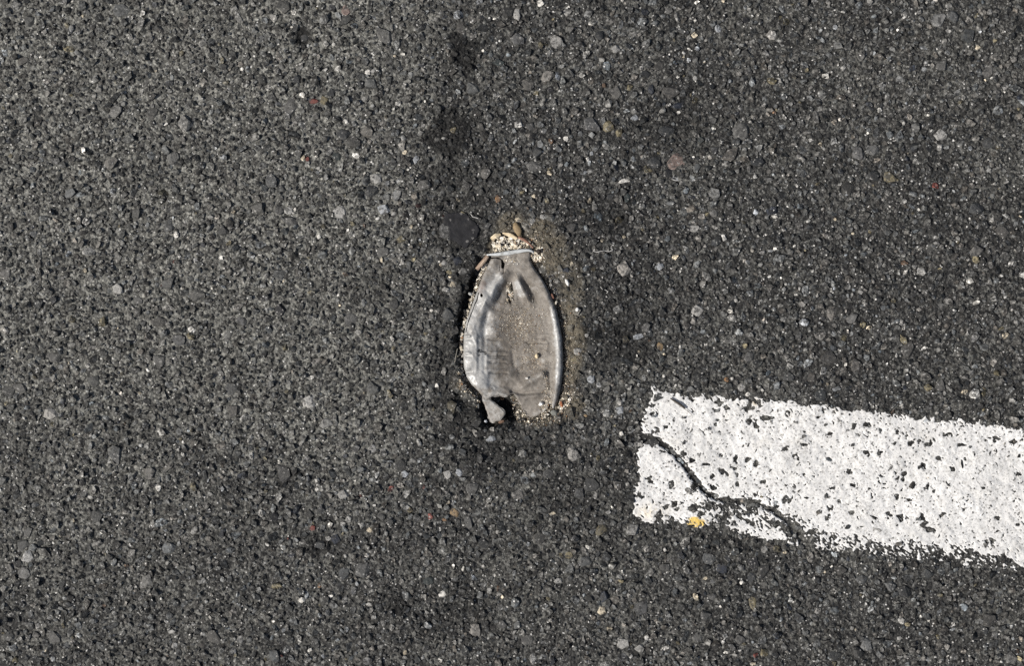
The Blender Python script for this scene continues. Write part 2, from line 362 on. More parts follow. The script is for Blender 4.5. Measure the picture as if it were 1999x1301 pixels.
# hand-placed stones: x, y, half-width, half-height (pixels), colour key
KEY = {'white': (.62, .60, .55), 'cream': (.55, .48, .36), 'pale': (.27, .265, .25), 'blue': (.30, .315, .33), 'dark': (.022, .024, .026), 'black': (.012, .012, .014),
       'green': (.022, .029, .029), 'red': (.13, .036, .028), 'tan': (.24, .17, .095), 'orange': (.19, .11, .055), 'pink': (.20, .15, .13), 'grey': (.085, .084, .08), 'navy': (.018, .022, .032), 'olive': (.15, .13, .08), 'rust': (.12, .075, .048)}
PLACED = [(612, 198, 10, 6, 'red'), (600, 311, 4, 5, 'red'), (632, 196, 9, 8, 'olive'), (675, 237, 6, 5, 'white'), (657, 305, 12, 11, 'green'), (668, 262, 14, 12, 'dark'), (748, 408, 14, 10, 'blue'), (662, 413, 14, 12, 'pale'),
    (725, 375, 13, 13, 'dark'), (790, 298, 5, 6, 'cream'), (812, 312, 6, 8, 'blue'), (718, 140, 6, 5, 'white'), (728, 139, 5, 6, 'pale'), (592, 72, 15, 14, 'dark'), (651, 86, 4, 4, 'white'), (885, 254, 7, 6, 'olive'),
    (826, 243, 4, 4, 'pale'), (866, 270, 4, 3, 'pale'), (972, 122, 14, 8, 'green'), (972, 389, 6, 7, 'orange'), (902, 417, 6, 5, 'olive'), (566, 208, 14, 16, 'grey'), (646, 180, 9, 10, 'dark'), (576, 43, 6, 4, 'pale'),
    (676, 20, 11, 10, 'pink'), (579, 155, 9, 9, 'dark'), (757, 120, 9, 5, 'grey'), (735, 350, 14, 12, 'pale'), (565, 430, 16, 10, 'grey'), (545, 410, 12, 10, 'grey'), (563, 410, 9, 8, 'pale'),
    (1055, 5, 9, 8, 'white'), (1010, 28, 9, 13, 'pale'), (1108, 24, 9, 8, 'pale'), (1403, 55, 8, 7, 'blue'), (1356, 68, 7, 6, 'cream'), (1151, 45, 8, 5, 'white'), (1187, 202, 9, 10, 'pale'), (1240, 230, 10, 8, 'blue'), (1104, 270, 5, 6, 'white'),
    (1320, 315, 19, 17, 'pink'), (1280, 318, 17, 14, 'dark'), (1305, 338, 11, 8, 'black'), (1219, 353, 13, 5, 'white'), (1262, 145, 11, 9, 'dark'), (1272, 175, 7, 11, 'navy'), (1117, 72, 6, 10, 'dark'), (1172, 70, 9, 11, 'dark'), (1075, 174, 7, 7, 'black'),
    (1322, 206, 11, 6, 'navy'), (1368, 272, 8, 7, 'green'), (1446, 255, 17, 17, 'grey'), (1357, 152, 5, 5, 'pale'), (1155, 299, 4, 5, 'blue'), (1183, 286, 7, 6, 'pale'), (1456, 38, 9, 7, 'black'), (1391, 251, 4, 4, 'white'), (1325, 219, 4, 4, 'white'),
    (1224, 386, 7, 9, 'green'), (1042, 383, 4, 4, 'cream'), (1012, 430, 6, 5, 'cream'), (1040, 325, 14, 10, 'grey'), (1305, 20, 10, 8, 'grey'), (1200, 95, 10, 9, 'pale'), (1035, 245, 11, 9, 'grey'), (1300, 255, 16, 12, 'dark'),
    (726, 876, 9, 8, 'pale'), (790, 927, 7, 6, 'blue'), (873, 927, 8, 9, 'pale'), (897, 925, 8, 9, 'blue'), (668, 966, 13, 9, 'pale'), (888, 1003, 11, 11, 'tan'), (840, 1009, 6, 7, 'red'), (610, 1032, 6, 7, 'red'), (721, 1035, 7, 6, 'cream'), (867, 1016, 5, 4, 'orange'),
    (640, 1052, 6, 7, 'pale'), (715, 1085, 5, 5, 'white'), (588, 1172, 7, 7, 'white'), (719, 1182, 6, 5, 'white'), (605, 1270, 5, 4, 'white'), (863, 1161, 8, 6, 'white'), (836, 1135, 11, 8, 'green'), (569, 1084, 7, 8, 'navy'), (534, 1010, 11, 9, 'black'), (622, 1146, 4, 6, 'orange'),
    (655, 1053, 11, 10, 'navy'), (625, 1066, 14, 10, 'dark'), (1175, 1193, 9, 9, 'cream'), (1215, 1258, 14, 13, 'pale'), (1248, 1268, 9, 8, 'pale'), (1445, 1250, 11, 9, 'grey'), (1470, 1178, 8, 14, 'olive'), (1178, 1165, 9, 12, 'navy'), (1288, 677, 6, 8, 'tan'), (1245, 658, 12, 7, 'blue'),
    (1360, 606, 15, 12, 'pale'), (1286, 520, 9, 8, 'blue'), (1210, 800, 9, 10, 'blue'), (958, 858, 10, 8, 'blue'), (1127, 686, 8, 8, 'pale'), (622, 462, 5, 5, 'white'), (608, 737, 8, 4, 'white'), (545, 605, 11, 13, 'black'), (683, 622, 13, 16, 'grey'), (768, 418, 5, 5, 'pale'),
    (1213, 847, 5, 5, 'white'), (1345, 960, 9, 7, 'pale'), (1355, 448, 12, 9, 'pale'), (1395, 418, 10, 9, 'grey'), (1470, 1100, 12, 14, 'black'), (980, 780, 4, 4, 'orange'), (893, 510, 9, 9, 'navy'), (866, 514, 6, 7, 'pale'), (862, 517, 5, 4, 'cream'), (884, 556, 6, 6, 'cream'),
    (878, 532, 6, 5, 'olive'), (905, 530, 10, 8, 'grey'), (1145, 655, 4, 4, 'pale'), (1120, 700, 9, 8, 'olive'), (1155, 742, 9, 9, 'blue'), (1420, 742, 5, 6, 'orange'), (1447, 757, 7, 8, 'pale'), (1460, 770, 5, 4, 'white'), (1192, 385, 8, 8, 'dark'), (1105, 527, 8, 6, 'navy'),
    (1116, 515, 4, 5, 'cream'), (1060, 424, 7, 5, 'pale'), (1143, 812, 5, 3, 'tan'), (852, 753, 5, 5, 'white'), (1010, 395, 8, 8, 'grey'), (1078, 1085, 10, 7, 'grey'), (1110, 1085, 8, 9, 'olive'), (1148, 1070, 5, 5, 'white'), (1078, 1004, 6, 4, 'cream'), (1300, 1110, 12, 9, 'grey'),
    (1030, 1250, 13, 10, 'grey'), (980, 1220, 10, 8, 'grey'), (1090, 1135, 8, 6, 'pale'), (1390, 1165, 11, 8, 'grey'), (1410, 1110, 12, 10, 'navy'), (745, 1010, 10, 8, 'grey'), (1020, 885, 7, 9, 'pale'), (1070, 925, 12, 9, 'grey')]

RAD2 = 0.5                                     # raster for the packing, mm
nw, nh = int(2 * FX * 1000 / RAD2), int(2 * FY * 1000 / RAD2)
occ = np.zeros((nh, nw), bool)
def cell(px, py): return ((px - 999.5) * S + FX) * 1000 / RAD2, ((650.5 - py) * S + FY) * 1000 / RAD2
def stamp(px, py, r_mm):
    cx, cy = cell(px, py); k = r_mm / RAD2; i0, i1, j0, j1 = int(cx - k), int(cx + k) + 2, int(cy - k), int(cy + k) + 2
    i0, j0 = max(i0, 0), max(j0, 0)
    sub = occ[j0:j1, i0:i1]
    if sub.size:
        jj, kk = np.ogrid[j0:j0 + sub.shape[0], i0:i0 + sub.shape[1]]
        sub |= (jj - cy) ** 2 + (kk - cx) ** 2 < k * k
# what must stay free of aggregate: bottle, tar patch, sand pit
cxg = (np.arange(nw) * RAD2 / 1000 - FX) / S + 999.5; cyg = 650.5 - (np.arange(nh) * RAD2 / 1000 - FY) / S
i0, i1 = np.searchsorted(cxg, 840), np.searchsorted(cxg, 1120); j1, j0 = np.searchsorted(-cyg, -400), np.searchsorted(-cyg, -850)
xx, yy = np.meshgrid(cxg[i0:i1], cyg[j0:j1])
occ[j0:j1, i0:i1] |= (sdf(xx, yy, SILH) > -3) | (sdf(xx, yy, TAR) > 4 + 8 * (fbm(xx, yy, 12, 88, 2) - .5)) | ((sdf(xx, yy, SILH) > -(4 + 12 * smooth(720, 640, yy) * smooth(.35, .6, fbm(xx, yy, 22, 91, 2)))) & (xx < 960) & (yy > 485) & (yy < 760)) | (sdf(xx, yy, SANDPIT) > -2)
for x, y, a, b, k in PLACED: stamp(x, y, math.sqrt(a * b) * S * 1000 * 0.95)
P = []; R = []
for dlo, dhi, tries in [(13, 17, 90), (9.5, 13, 1000), (7, 9.5, 5500), (5, 7, 16000), (3.6, 5, 28000), (2.5, 3.6, 36000)]:
    tx = rng.uniform(-FX, FX, tries); ty = rng.uniform(-FY, FY, tries); rr = rng.uniform(dlo, dhi, tries) / 2
    for x, y, r in zip(tx, ty, rr):
        px, py = x / S + 999.5, 650.5 - y / S
        cx, cy = (x + FX) * 1000 / RAD2, (y + FY) * 1000 / RAD2
        k = 0.72 * r / RAD2; q = int(0.7 * k) + 0
        ci, cj = int(cx), int(cy); kk = int(k)
        if cj - kk < 0 or ci - kk < 0 or cj + kk >= nh or ci + kk >= nw: continue
        if occ[cj, ci] or occ[cj - kk, ci] or occ[cj + kk, ci] or occ[cj, ci - kk] or occ[cj, ci + kk] or occ[cj - q, ci - q] or occ[cj + q, ci + q] or occ[cj - q, ci + q] or occ[cj + q, ci - q]: continue
        stamp(px, py, r * 0.90)
        if rng.random() > 0.05: P.append((px, py)); R.append(r * 1.06)
P = np.array(P); R = np.array(R) * 0.001
n = len(P)
u = rng.random(n); COL = np.empty((n, 3))
tone = np.exp(rng.normal(math.log(0.078), 0.60, n))
COL[:] = tone[:, None] * np.array([1.0, 0.998, 0.965])
warm = rng.normal(0, 0.05, n); COL[:, 0] *= 1 + warm; COL[:, 2] *= 1 - warm
def pick(lo, hi, key, j=0.3):
    s = (u > lo) & (u < hi); COL[s] = np.array(KEY[key]) * np.exp(rng.normal(0, j, (s.sum(), 1)))
pick(0.0, .10, 'dark'); pick(.10, .11, 'navy'); pick(.12, .18, 'pale'); pick(.18, .190, 'white', .25); pick(.193, .197, 'cream'); pick(.199, .200, 'red'); pick(.203, .204, 'rust'); s_big = (R > .0042) & (u > .18) & (u < .206); COL[s_big] = .09; pick(.207, .217, 'olive'); pick(.222, .226, 'blue')
bright = (u > .18) & (u < .199)
kd = np.where(bright, 0.15, 0.75)
d_, s_, o_ = road_tint(P[:, 0], P[:, 1])
COL = COL + (DUST_C * 0.6 - COL) * (kd * 0.7 * d_ * rng.uniform(.3, 1, n))[:, None]
COL = COL + (SOIL_C - COL) * (0.8 * o_ * rng.uniform(.4, 1, n))[:, None]
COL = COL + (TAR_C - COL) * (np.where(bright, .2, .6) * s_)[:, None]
zg = ground_z(P[:, 0], P[:, 1])
# painted zone: the roller filled the texture, stones sit lower
def paint_zone(px, py): return smooth(-10, 4, sdf(px, py, PAINT))
PAINT = [(1275, 759), (1290, 764), (1320, 768), (1345, 777), (1370, 769), (1395, 773), (1420, 779), (1445, 781), (1480, 779), (1560, 790), (1700, 806), (1850, 822), (2050, 845), (2600, 905), (5200, 1180), (5200, 1460), (2600, 1180), (2050, 1122), (1850, 1098), (1700, 1082), (1560, 1063), (1479, 1051), (1455, 1042), (1440, 1036), (1425, 1032), (1408, 1020), (1390, 1022), (1362, 1030), (1340, 1022), (1312, 1023), (1290, 1016), (1275, 1022), (1248, 1017), (1238, 1000), (1240, 960), (1243, 920), (1248, 880), (1252, 862), (1250, 840), (1256, 815), (1262, 795), (1270, 775)]
pz = paint_zone(P[:, 0], P[:, 1])
prot = np.minimum(rng.uniform(0.05, 0.36, n) * R + rng.uniform(0.0003, 0.0012, n), 0.0023)
prot = prot * (1 - pz) + pz * rng.uniform(-0.0002, 0.0006, n)
Hf = rng.uniform(0.55, 0.95, n)
topz = 0.5
order = np.argsort(-R)
inview = (np.abs(P[:, 0] - 999.5) < 1000) & (np.abs(P[:, 1] - 650.5) < 650)
big = [i for i in order if inview[i]][:300 - len(PLACED)]
rest = np.setdiff1d(np.arange(n), big)
ZB = zg + prot - topz * R * Hf
V, F, C = scatter(P[rest], R[rest], rng.uniform(0.8, 1.35, len(rest)), Hf[rest], ZB[rest], COL[rest], tilt=0.32)
# thinner stones further out, until the binder's own grain takes over
no = 42000
qx = rng.normal(0, .62, no); qy = rng.normal(0, .55, no)
o_ok = ((np.abs(qx) > FX - .004) | (np.abs(qy) > FY - .004)); qx, qy = qx[o_ok], qy[o_ok]; no = len(qx)
PO = np.stack([qx / S + 999.5, 650.5 - qy / S], 1); po_ok = sdf(PO[:, 0], PO[:, 1], PAINT) < -4; PO = PO[po_ok]; no = len(PO)
RO = np.exp(rng.normal(math.log(.0029), .32, no)).clip(.0016, .0075)
CO = np.exp(rng.normal(math.log(.066), .6, (no, 1))) * np.array([1.0, .998, .965])
wO = rng.random(no); CO[wO < .03] = KEY['pale']; CO[wO < .006] = KEY['white']
hO = rng.uniform(.55, .95, no)
fO = smooth(1.0, .7, np.maximum(np.abs(PO[:, 0] - 999.5), np.abs(PO[:, 1] - 650.5)) * S)
zO = (road_height(PO[:, 0], PO[:, 1]) * fO - 1.3) * .001 + np.minimum(rng.uniform(.1, .4, no) * RO + .0008, .0022) - .5 * RO * hO
V2, F2, C2 = scatter(PO, RO, rng.uniform(.8, 1.35, no), hO, zO, CO, tilt=.25)
F = np.concatenate([F, F2 + len(V)]); V = np.concatenate([V, V2]); C = np.concatenate([C, C2])
cpx = V[:, 0] / S + 999.5; cpy = 650.5 - V[:, 1] / S
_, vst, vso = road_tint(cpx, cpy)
me = make_mesh('gravel', V, F, {'Col': C, 'stain_shade': vst, 'soil': .8 * vso})
link('gravel', me, M_GRAVEL, asphalt, kind='stuff')

# the 300 stones that show largest, each an object; shapes shared
def stone_mesh(seed):
    TV, TF = hull_template(20, random.choice([0.4, 0.5, 0.62]), seed)
    return make_mesh('stone', TV, TF)
SM = [stone_mesh(500 + i) for i in range(14)]
for m_ in SM: m_.materials.append(M_STONE)
def place_stone(px, py, a, b, col, sink, rot):
    o = link('stone', random.choice(SM), None, asphalt)
    hz = 0.75 * min(a, b)
    o.location = W(px, py, gz1(px, py) + sink - 0.5 * hz); o.scale = (a, b, hz)
    o.rotation_euler = (random.gauss(0, .1), random.gauss(0, .1), rot); o.color = (*col, 1)
for x, y, a, b, k in PLACED:
    j = math.exp(random.gauss(0, .1)); place_stone(x, y, a * S * 1.1, b * S * 1.1, [c * j for c in KEY[k]], 0.0006 + 0.16 * min(a, b) * S, random.uniform(-.35, .35))
for i in big:
    q = random.uniform(.85, 1.2)
    place_stone(P[i, 0], P[i, 1], R[i] * q, R[i] / q, COL[i], prot[i], random.uniform(0, 6.28))

# smooth black tar patch level with the stones
def region(poly, pad, step):
    xs = [p[0] for p in poly]; ys = [p[1] for p in poly]
    return np.meshgrid(np.arange(min(xs) - pad, max(xs) + pad, step), np.arange(min(ys) - pad, max(ys) + pad, step))
px, py = region(TAR, 4, 1.0)
Fd = sdf(px, py, TAR) + 11 * (fbm(px, py, 10, 77, 3) - 0.5)
z = -0.2 + 0.6 * (fbm(px, py, 60, 3, 2) - .5) + 0.25 * (fbm(px, py, 8, 4, 2) - .5) - 2.2 * (1 - smooth(0, 5, Fd))
V, F, A = clip_grid((px - 999.5) * S, (650.5 - py) * S, (z + road_height(px.ravel(), py.ravel()).reshape(px.shape) * .3) * 0.001, Fd)
t = NT('smooth_tar'); c = t.scale(t.mix(0, (.017, .017, .019), (.017, .017, .019)), t.rng(t.noise(120, 4), .3, .7, .7, 1.5))
c = t.mix(t.rng(t.sep(t.voro(500), 0), .97, .985, 0, .5), c, (.25, .24, .23))
c = t.mix(t.rng(t.noise(60, 4), .55, .75, 0, .4), c, (.05, .047, .042))
t.bump(t.noise(500, 3), .0003, .5); M_TAR = t.done(c, .75, .25)
link('tar_patch', make_mesh('tar_patch', V, F[:, ::-1], None, True), M_TAR, asphalt, label='smooth black tar patch beside the bottle neck')

# ---------------------------------------------------------------- worn white road marking
pxs = np.concatenate([np.arange(1228, 2040, 1.5), 2040 + np.cumsum(1.5 * 1.12 ** np.arange(1, 55))]); pxs = pxs[pxs < 5100]
pys = np.concatenate([np.arange(748, 1130, 1.5), 1130 + np.cumsum(1.5 * 1.12 ** np.arange(1, 28))]); pys = pys[pys < 1470]
px, py = np.meshgrid(pxs, pys)
d = sdf(px, py, PAINT)
rough_edge = 15 * (fbm(px, py, 13, 101, 3) - .5) + 9 * (vnoise(px, py, 4.5, 111) - .5)
Fm = d + rough_edge
cr = line_dist(px, py, CRACK)
crw = 4.8 + 5.5 * (fbm(px, py, 13, 121, 3) - .5) * 2 + 1.5 * gauss((px - 1270) / 14) * 3
Fm = np.minimum(Fm, cr - crw + 4 * (vnoise(px, py, 4, 5) - .5))
HOLES = [(1274, 808, 6.5, 5), (1283, 843, 6, 6.5), (1302, 834, 5, 4), (1274, 792, 4, 2.5), (1272, 860, 11, 9), (1317, 772, 5, 3), (1406, 788, 7, 7), (1381, 775, 5, 5), (1466, 793, 13, 10), (1418, 798, 6, 4), (1398, 802, 7, 3), (1462, 822, 5, 6), (1475, 830, 5, 7), (1420, 821, 4, 2.5), (1401, 821, 4, 2.5), (1398, 829, 3, 3), (1373, 807, 3, 3), (1437, 900, 4, 5), (1407, 889, 4, 3), (1437, 916, 8, 2.5), (1410, 922, 5, 4), (1418, 925, 4, 3.5), (1439, 931, 4.5, 4), (1449, 931, 3.5, 3), (1441, 947, 4, 4), (1461, 897, 6, 4), (1475, 907, 4, 5), (1375, 908, 7, 3), (1352, 900, 8, 4), (1336, 886, 7, 4), (1392, 953, 6, 6), (1391, 932, 4, 4), (1360, 949, 8, 7), (1352, 932, 5, 5), (1311, 947, 4, 8), (1349, 965, 5, 3), (1318, 986, 6, 5), (1324, 995, 5, 4), (1355, 991, 9, 5), (1385, 988, 8, 5), (1268, 934, 6, 5), (1271, 942, 6, 4), (1248, 968, 7, 6), (1243, 940, 6, 8), (1245, 930, 4, 4), (1289, 1015, 8, 11), (1313, 1019, 4, 6), (1296, 943, 3, 3), (1300, 992, 4, 4), (1407, 1016, 10, 8), (1434, 1020, 5, 5), (1425, 1010, 4, 6), (1418, 990, 6, 4), (1440, 993, 8, 4), (1465, 985, 8, 7), (1366, 1006, 5, 4), (1476, 965, 3, 5), (1252, 870, 5, 4), (1246, 895, 4, 5)]
hr = np.random.default_rng(3)
for k in range(90):
    HOLES.append((hr.uniform(1485, 2040), hr.uniform(800, 1120), *(hr.uniform(2.2, 6.5) * np.array([hr.uniform(.8, 1.6), hr.uniform(.7, 1.1)]))))
wob = 1.0 * (vnoise(px, py, 6, 131) - .5) * 2 + .45 * (vnoise(px * .6 + py * .8, py * .6 - px * .8, 3, 133) - .5) * 2
for (hx, hy, a, b) in HOLES:
    s = (np.abs(px - hx) < 2.2 * a + 4) & (np.abs(py - hy) < 2.2 * b + 4)
    q = (np.hypot((px[s] - hx) / a, (py[s] - hy) / b) + wob[s] - 1.0) * min(a, b)
    Fm[s] = np.minimum(Fm[s], q)
# worn band along the bottom edge on the right of the crack, and pinholes everywhere
wear = 0.30 * gauss((line_dist(px, py, [(1380, 985), (1420, 995), (1480, 1015), (1560, 1040), (1700, 1068), (2050, 1105)])) / 16) + 0.10 * gauss((cr - 10) / 10)
pin = vnoise(px * .8 + py * .6, (py * .8 - px * .6) * 1.7, 4.6, 141) * .6 + vnoise(px, py, 11, 143) * .4
Fm = np.minimum(Fm, (0.825 - wear - .16 * gauss(d / 9) - pin) * 22)
Fm = np.where(px > 2040, d, Fm)
hz = road_height(px.ravel(), py.ravel()).reshape(px.shape) - 1.0 * (fbm(px, py, 8, 21, 2) - 0.5) * 1.2
zz = np.where(px > 2600, 0.0, hz * np.where(px > 2120, smooth(2600, 2120, px), 1.0)) - 1.3 + 1.1 + 0.15 * (fbm(px, py, 7, 151, 2) - .5) * 2 - 0.6 * (1 - smooth(0, 1.2, Fm))
zz = np.where(px > 2040, np.maximum(zz, 0.3), zz)
yel = smooth(.33, .52, gauss(np.hypot((px - 1357) / 20, (py - 1021) / 9)) * (.1 + 1.25 * fbm(px + 3 * np.sin(py * .9), py, 6, 161, 3))) + .35 * gauss(np.hypot((px - 1268) / 20, (py - 1000) / 9)) * vnoise(px, py, 5, 5) + .5 * gauss(np.hypot((px - 1475) / 4, (py - 786) / 4))
def mat_paint(name, base, col_attr=None):
    t = NT(name); c = t.mix(0, base, base)
    if col_attr: c = t.mix(t.attr('yellow', 'Fac'), c, (.80, .56, .12))
    c = t.scale(c, t.rng(t.noise(22, 5, .65), .3, .7, .80, 1.06))
    c = t.mix(t.rng(t.noise(35, 5, .7), .55, .72, 0, .22), c, (.42, .37, .27))
    v = t.voro(620)
    c = t.mix(t.rng(t.sep(v, 0), .78, .92, 0, .45), c, (.30, .29, .27))
    c = t.mix(t.rng(t.sep(v, 1), .955, .97, 0, .85), c, (.06, .058, .055))
    c = t.mix(t.rng(t.noise(520, 3, .75), .57, .63, 0, .6), c, (.17, .165, .155))
    t.bump(t.noise(600, 3, .6), .0003, .5); t.bump(t.sep(t.voro(800), 0), .0002, .4)
    return t.done(c, .75, .3)
V, F, A = clip_grid((px - 999.5) * S, (650.5 - py) * S, zz * 0.001, Fm, {'yellow': np.clip(yel, 0, .95)})
mark = link('road_marking', make_mesh('road_marking', V, F[:, ::-1], A, True), mat_paint('worn_white_paint', (.79, .787, .77), True),
            label='worn white painted stripe end on asphalt, split by a dark crack', category='road marking')

# ---------------------------------------------------------------- flattened bottle
bottle = empty('crushed_bottle', W(1000, 660, -0.006), 'flattened dirty grey plastic bottle pressed into a hollow in the asphalt', 'bottle')
def edges_at(y):
    return np.interp(y, [p[1] for p in LEFT], [p[0] for p in LEFT]), np.interp(y, [p[1] for p in RIGHT], [p[0] for p in RIGHT])
def bottle_height(px, py):
    L, Rr = edges_at(py)
    mid = smooth(550, 590, py) * smooth(790, 750, py)
    z = np.full(px.shape, -2.2)
    z += 3.0 * gauss((px - L - 18) / 13) * mid + 1.0 * gauss((px - L - 10) / 8) * (1 - mid)
    z += (0.9 + 3.0 * smooth(550, 610, py)) * gauss((px - Rr + 9) / 6.5) + 0.8 * gauss((px - Rr + 28) / 14)
    z -= 3.4 * gauss((px - 1000) / 36) * gauss((py - 650) / 75)
    z += 0.9 * smooth(530, 505, py)
    def fold(a, b, amp, sl, sr):             # a crease with one gentle and one steep side
        side = (px - a[0]) * (b[1] - a[1]) - (py - a[1]) * (b[0] - a[0])
        return amp * gauss(seg_dist(px, py, a, b) / np.where(side > 0, sr, sl))
    z += fold((979, 540), (947, 590), 4.2, 4.2, 10.0) - 2.2 * gauss(seg_dist(px, py, (990, 552), (963, 600)) / 6)
    z += 1.0 * gauss(np.hypot((px - 946) / 7, (py - 583) / 9)) - 1.1 * gauss(np.hypot((px - 954) / 3, (py - 573) / 4))
    z += fold((1011, 546), (1026, 580), 3.6, 4.5, 7.0) - 3.6 * fold((1028, 550), (1045, 581), 1.0, 7.5, 4.0)
    z -= 1.4 * gauss(seg_dist(px, py, (995, 553), (996, 588)) / 6)
    z -= 2.6 * gauss(line_dist(px, py, [(953, 595), (948, 625), (946, 655)]) / 6)
    z += 2.0 * gauss(seg_dist(px, py, (960, 640), (968, 652)) / 8)
    z += 0.9 * gauss(seg_dist(px, py, (955, 700), (985, 760)) / 16)
    z += 3.8 * gauss(seg_dist(px, py, (1022, 754), (1057, 732)) / 5.5) - 2.4 * gauss(seg_dist(px, py, (1015, 725), (1050, 712)) / 6)
    z -= 2.0 * gauss(line_dist(px, py, [(1000, 766), (1020, 769), (1042, 767), (1066, 766)]) / 2.6) - .8 * gauss(line_dist(px, py, [(1003, 774), (1020, 775), (1050, 774)]) / 3)
    z += 2.2 * gauss(np.hypot((px - 943) / 9, (py - 742) / 9)) - 1.2 * gauss(seg_dist(px, py, (958, 752), (1000, 760)) / 6)
    z -= 1.5 * gauss(seg_dist(px, py, (1072, 728), (1078, 792)) / 4)
    z += 0.5 * gauss(np.hypot((px - 963) / 4, (py - 759) / 4)) - 0.7 * gauss(np.hypot((px - 963) / 1.7, (py - 759) / 1.7))
    for yk in (657, 690, 722):
        z += 1.2 * gauss((py - yk) / 1.8) * smooth(922, 916, px) - 1.2 * gauss((py - yk - 5) / 2.2) * smooth(924, 916, px)
    for yk, xa, xb in ((692, 952, 988), (727, 958, 990), (662, 952, 975), (668, 1026, 1062), (706, 955, 984)):
        w = smooth(xa - 6, xa + 6, px) * smooth(xb + 6, xb - 6, px)
        z += w * (1.0 * gauss((py - yk + 3) / 1.8) - 1.5 * gauss((py - yk - 1) / 2.2))
    w = smooth(650, 664, py) * smooth(734, 724, py)
    z += w * (0.45 * gauss((px - 930) / 2.2) - 0.3 * gauss((px - 935) / 2.5) + 0.5 * gauss((px - 950) / 2.2) - 0.3 * gauss((px - 945) / 2.5))
    z += gauss(seg_dist(px, py, (917, 658), (926, 636)) / 2) * .5 + gauss(seg_dist(px, py, (926, 640), (931, 656)) / 2) * .4
    z -= 0.9 * gauss(seg_dist(px, py, (1000, 688), (1003, 715)) / 3)
    z += 1.5 * (fbm(px, py, 28, 201, 2) - .5) * 2 + 0.25 * (fbm(px, py, 7, 203, 2) - .5) * 2
    q = 1 - np.abs(2 * fbm(px + 9 * fbm(px, py, 20, 7, 2), py, 34, 401, 2) - 1); q2 = 1 - np.abs(2 * vnoise(px * .9 + py * .35, py - .3 * px, 17, 403) - 1)
    z += .7 * smooth(.6, 1.0, q) * (.35 + .65 * smooth(1010, 960, px)) + .25 * smooth(.6, 1, q2)
    z = -2.2 + 1.15 * (z + 2.2)
    z -= 1.8 * smooth(768, 800, py) * smooth(1070, 1055, px)
    return z
def bottle_dirt(px, py, z):
    L, Rr = edges_at(py); u = (px - L) / (Rr - L)
    d = .22 + .78 * smooth(.10, .40, u) * (1 - .35 * smooth(.90, .97, u))
    d = np.maximum(d, .85 * smooth(575, 530, py)); d = np.maximum(d, .75 * smooth(735, 770, py))
    d -= .75 * gauss(seg_dist(px, py, (975, 545), (945, 590)) / 7) + .7 * gauss(seg_dist(px, py, (1009, 552), (1018, 575)) / 4) + .8 * gauss(np.hypot((px - 942) / 11, (py - 742) / 10)) + .35 * gauss(seg_dist(px, py, (1030, 745), (1055, 732)) / 5)
    d -= 1.1 * gauss((px - Rr + 9) / 4.5) * smooth(570, 620, py) * smooth(765, 730, py)
    d -= .25 * gauss(np.hypot((px - 960) / 18, (py - 705) / 35))
    d += .45 * (fbm(px, py, 18, 211, 4) - .5) * 2
    return np.clip(d, 0, 1)
px, py = np.meshgrid(np.arange(895, 1108, 1.0), np.arange(484, 832, 1.0))
d = sdf(px, py, BODY)
z = bottle_height(px, py)
e = np.clip(d / 5.0, 0, 1); rr = np.sqrt(1 - (1 - e) ** 2)
zf = -5.0 + (z + 5.0) * rr
Fm = d + 5 * (fbm(px, py, 8, 221, 3) - .5) * smooth(757, 775, py)
def cut(pts, w): return line_dist(px, py, pts) - w
Fm = np.minimum(Fm, cut([(960, 504), (968, 503.5), (976, 505), (980, 508), (982, 513)], .8 + .9 * vnoise(px, py, 6, 78)))
Fm = np.minimum(Fm, cut([(980, 510), (982, 515), (981.5, 522)], 1.3 + 2.2 * vnoise(px, py, 5, 79))); Fm = np.minimum(Fm, cut([(982, 520), (982.5, 534), (983, 546)], .95 - .02 * (py - 520))); Fm = np.minimum(Fm, cut([(976, 517), (974.5, 530)], .6))
Fm = np.minimum(Fm, cut([(934, 572), (931, 586), (926, 596), (923.5, 604), (918, 617), (912, 634), (909.5, 648)], 1.15 + .5 * (vnoise(px, py, 9, 77) - .5)))
Fm = np.minimum(Fm, (np.hypot((px - 940), (py - 577) / 1.3) - 2.8))
Fm = np.minimum(Fm, (np.hypot((px - 996) / 6.5, (py - 572) / 20) - 1 + .25 * (vnoise(px, py, 6, 5) - .5)) * 6.5)
dirt = bottle_dirt(px, py, z)
spk = gauss(np.hypot((px - 937) / 4, (py - 685) / 3.2)) + .8 * gauss(np.hypot((px - 947) / 2.5, (py - 690) / 3)) + .6 * gauss(np.hypot((px - 936) / 2, (py - 695) / 2))
grime_shade = np.clip(.75 * gauss(np.hypot((px - 974) / 26, (py - 715) / 48)) + .5 * gauss(np.hypot((px - 1010) / 34, (py - 640) / 40)) + .7 * gauss(seg_dist(px, py, (985, 560), (958, 605)) / 6) + .6 * gauss(seg_dist(px, py, (1032, 556), (1044, 580)) / 6) + .5 * gauss(np.hypot((px - 1055) / 16, (py - 772) / 16)) + .5 * (fbm(px, py, 30, 301, 3) - .5), 0, 1)  # grime, plus painted shade on the slope and folds facing away from the sun
rust = .6 * gauss(seg_dist(px, py, (945, 555), (939, 566)) / 5)
t = NT('dirty_bottle_plastic')
clean = t.mix(t.rng(t.noise(90, 4), .35, .65, 0, 1), (.31, .31, .303), (.50, .50, .485))
dirty = t.mix(t.rng(t.noise(150, 6, .75), .34, .66, 0, 1), (.128, .113, .096), (.275, .252, .222))
dirty = t.mix(t.math('MULTIPLY', t.attr('grime_shade', 'Fac'), t.rng(t.noise(110, 4), .3, .7, .5, 1)), dirty, (.085, .074, .062))
dm = t.math('ADD', t.attr('dirt', 'Fac'), t.rng(t.noise(260, 4, .7), .3, .7, -.28, .28))
c = t.mix(t.rng(dm, .15, .85, 0, 1), clean, dirty)
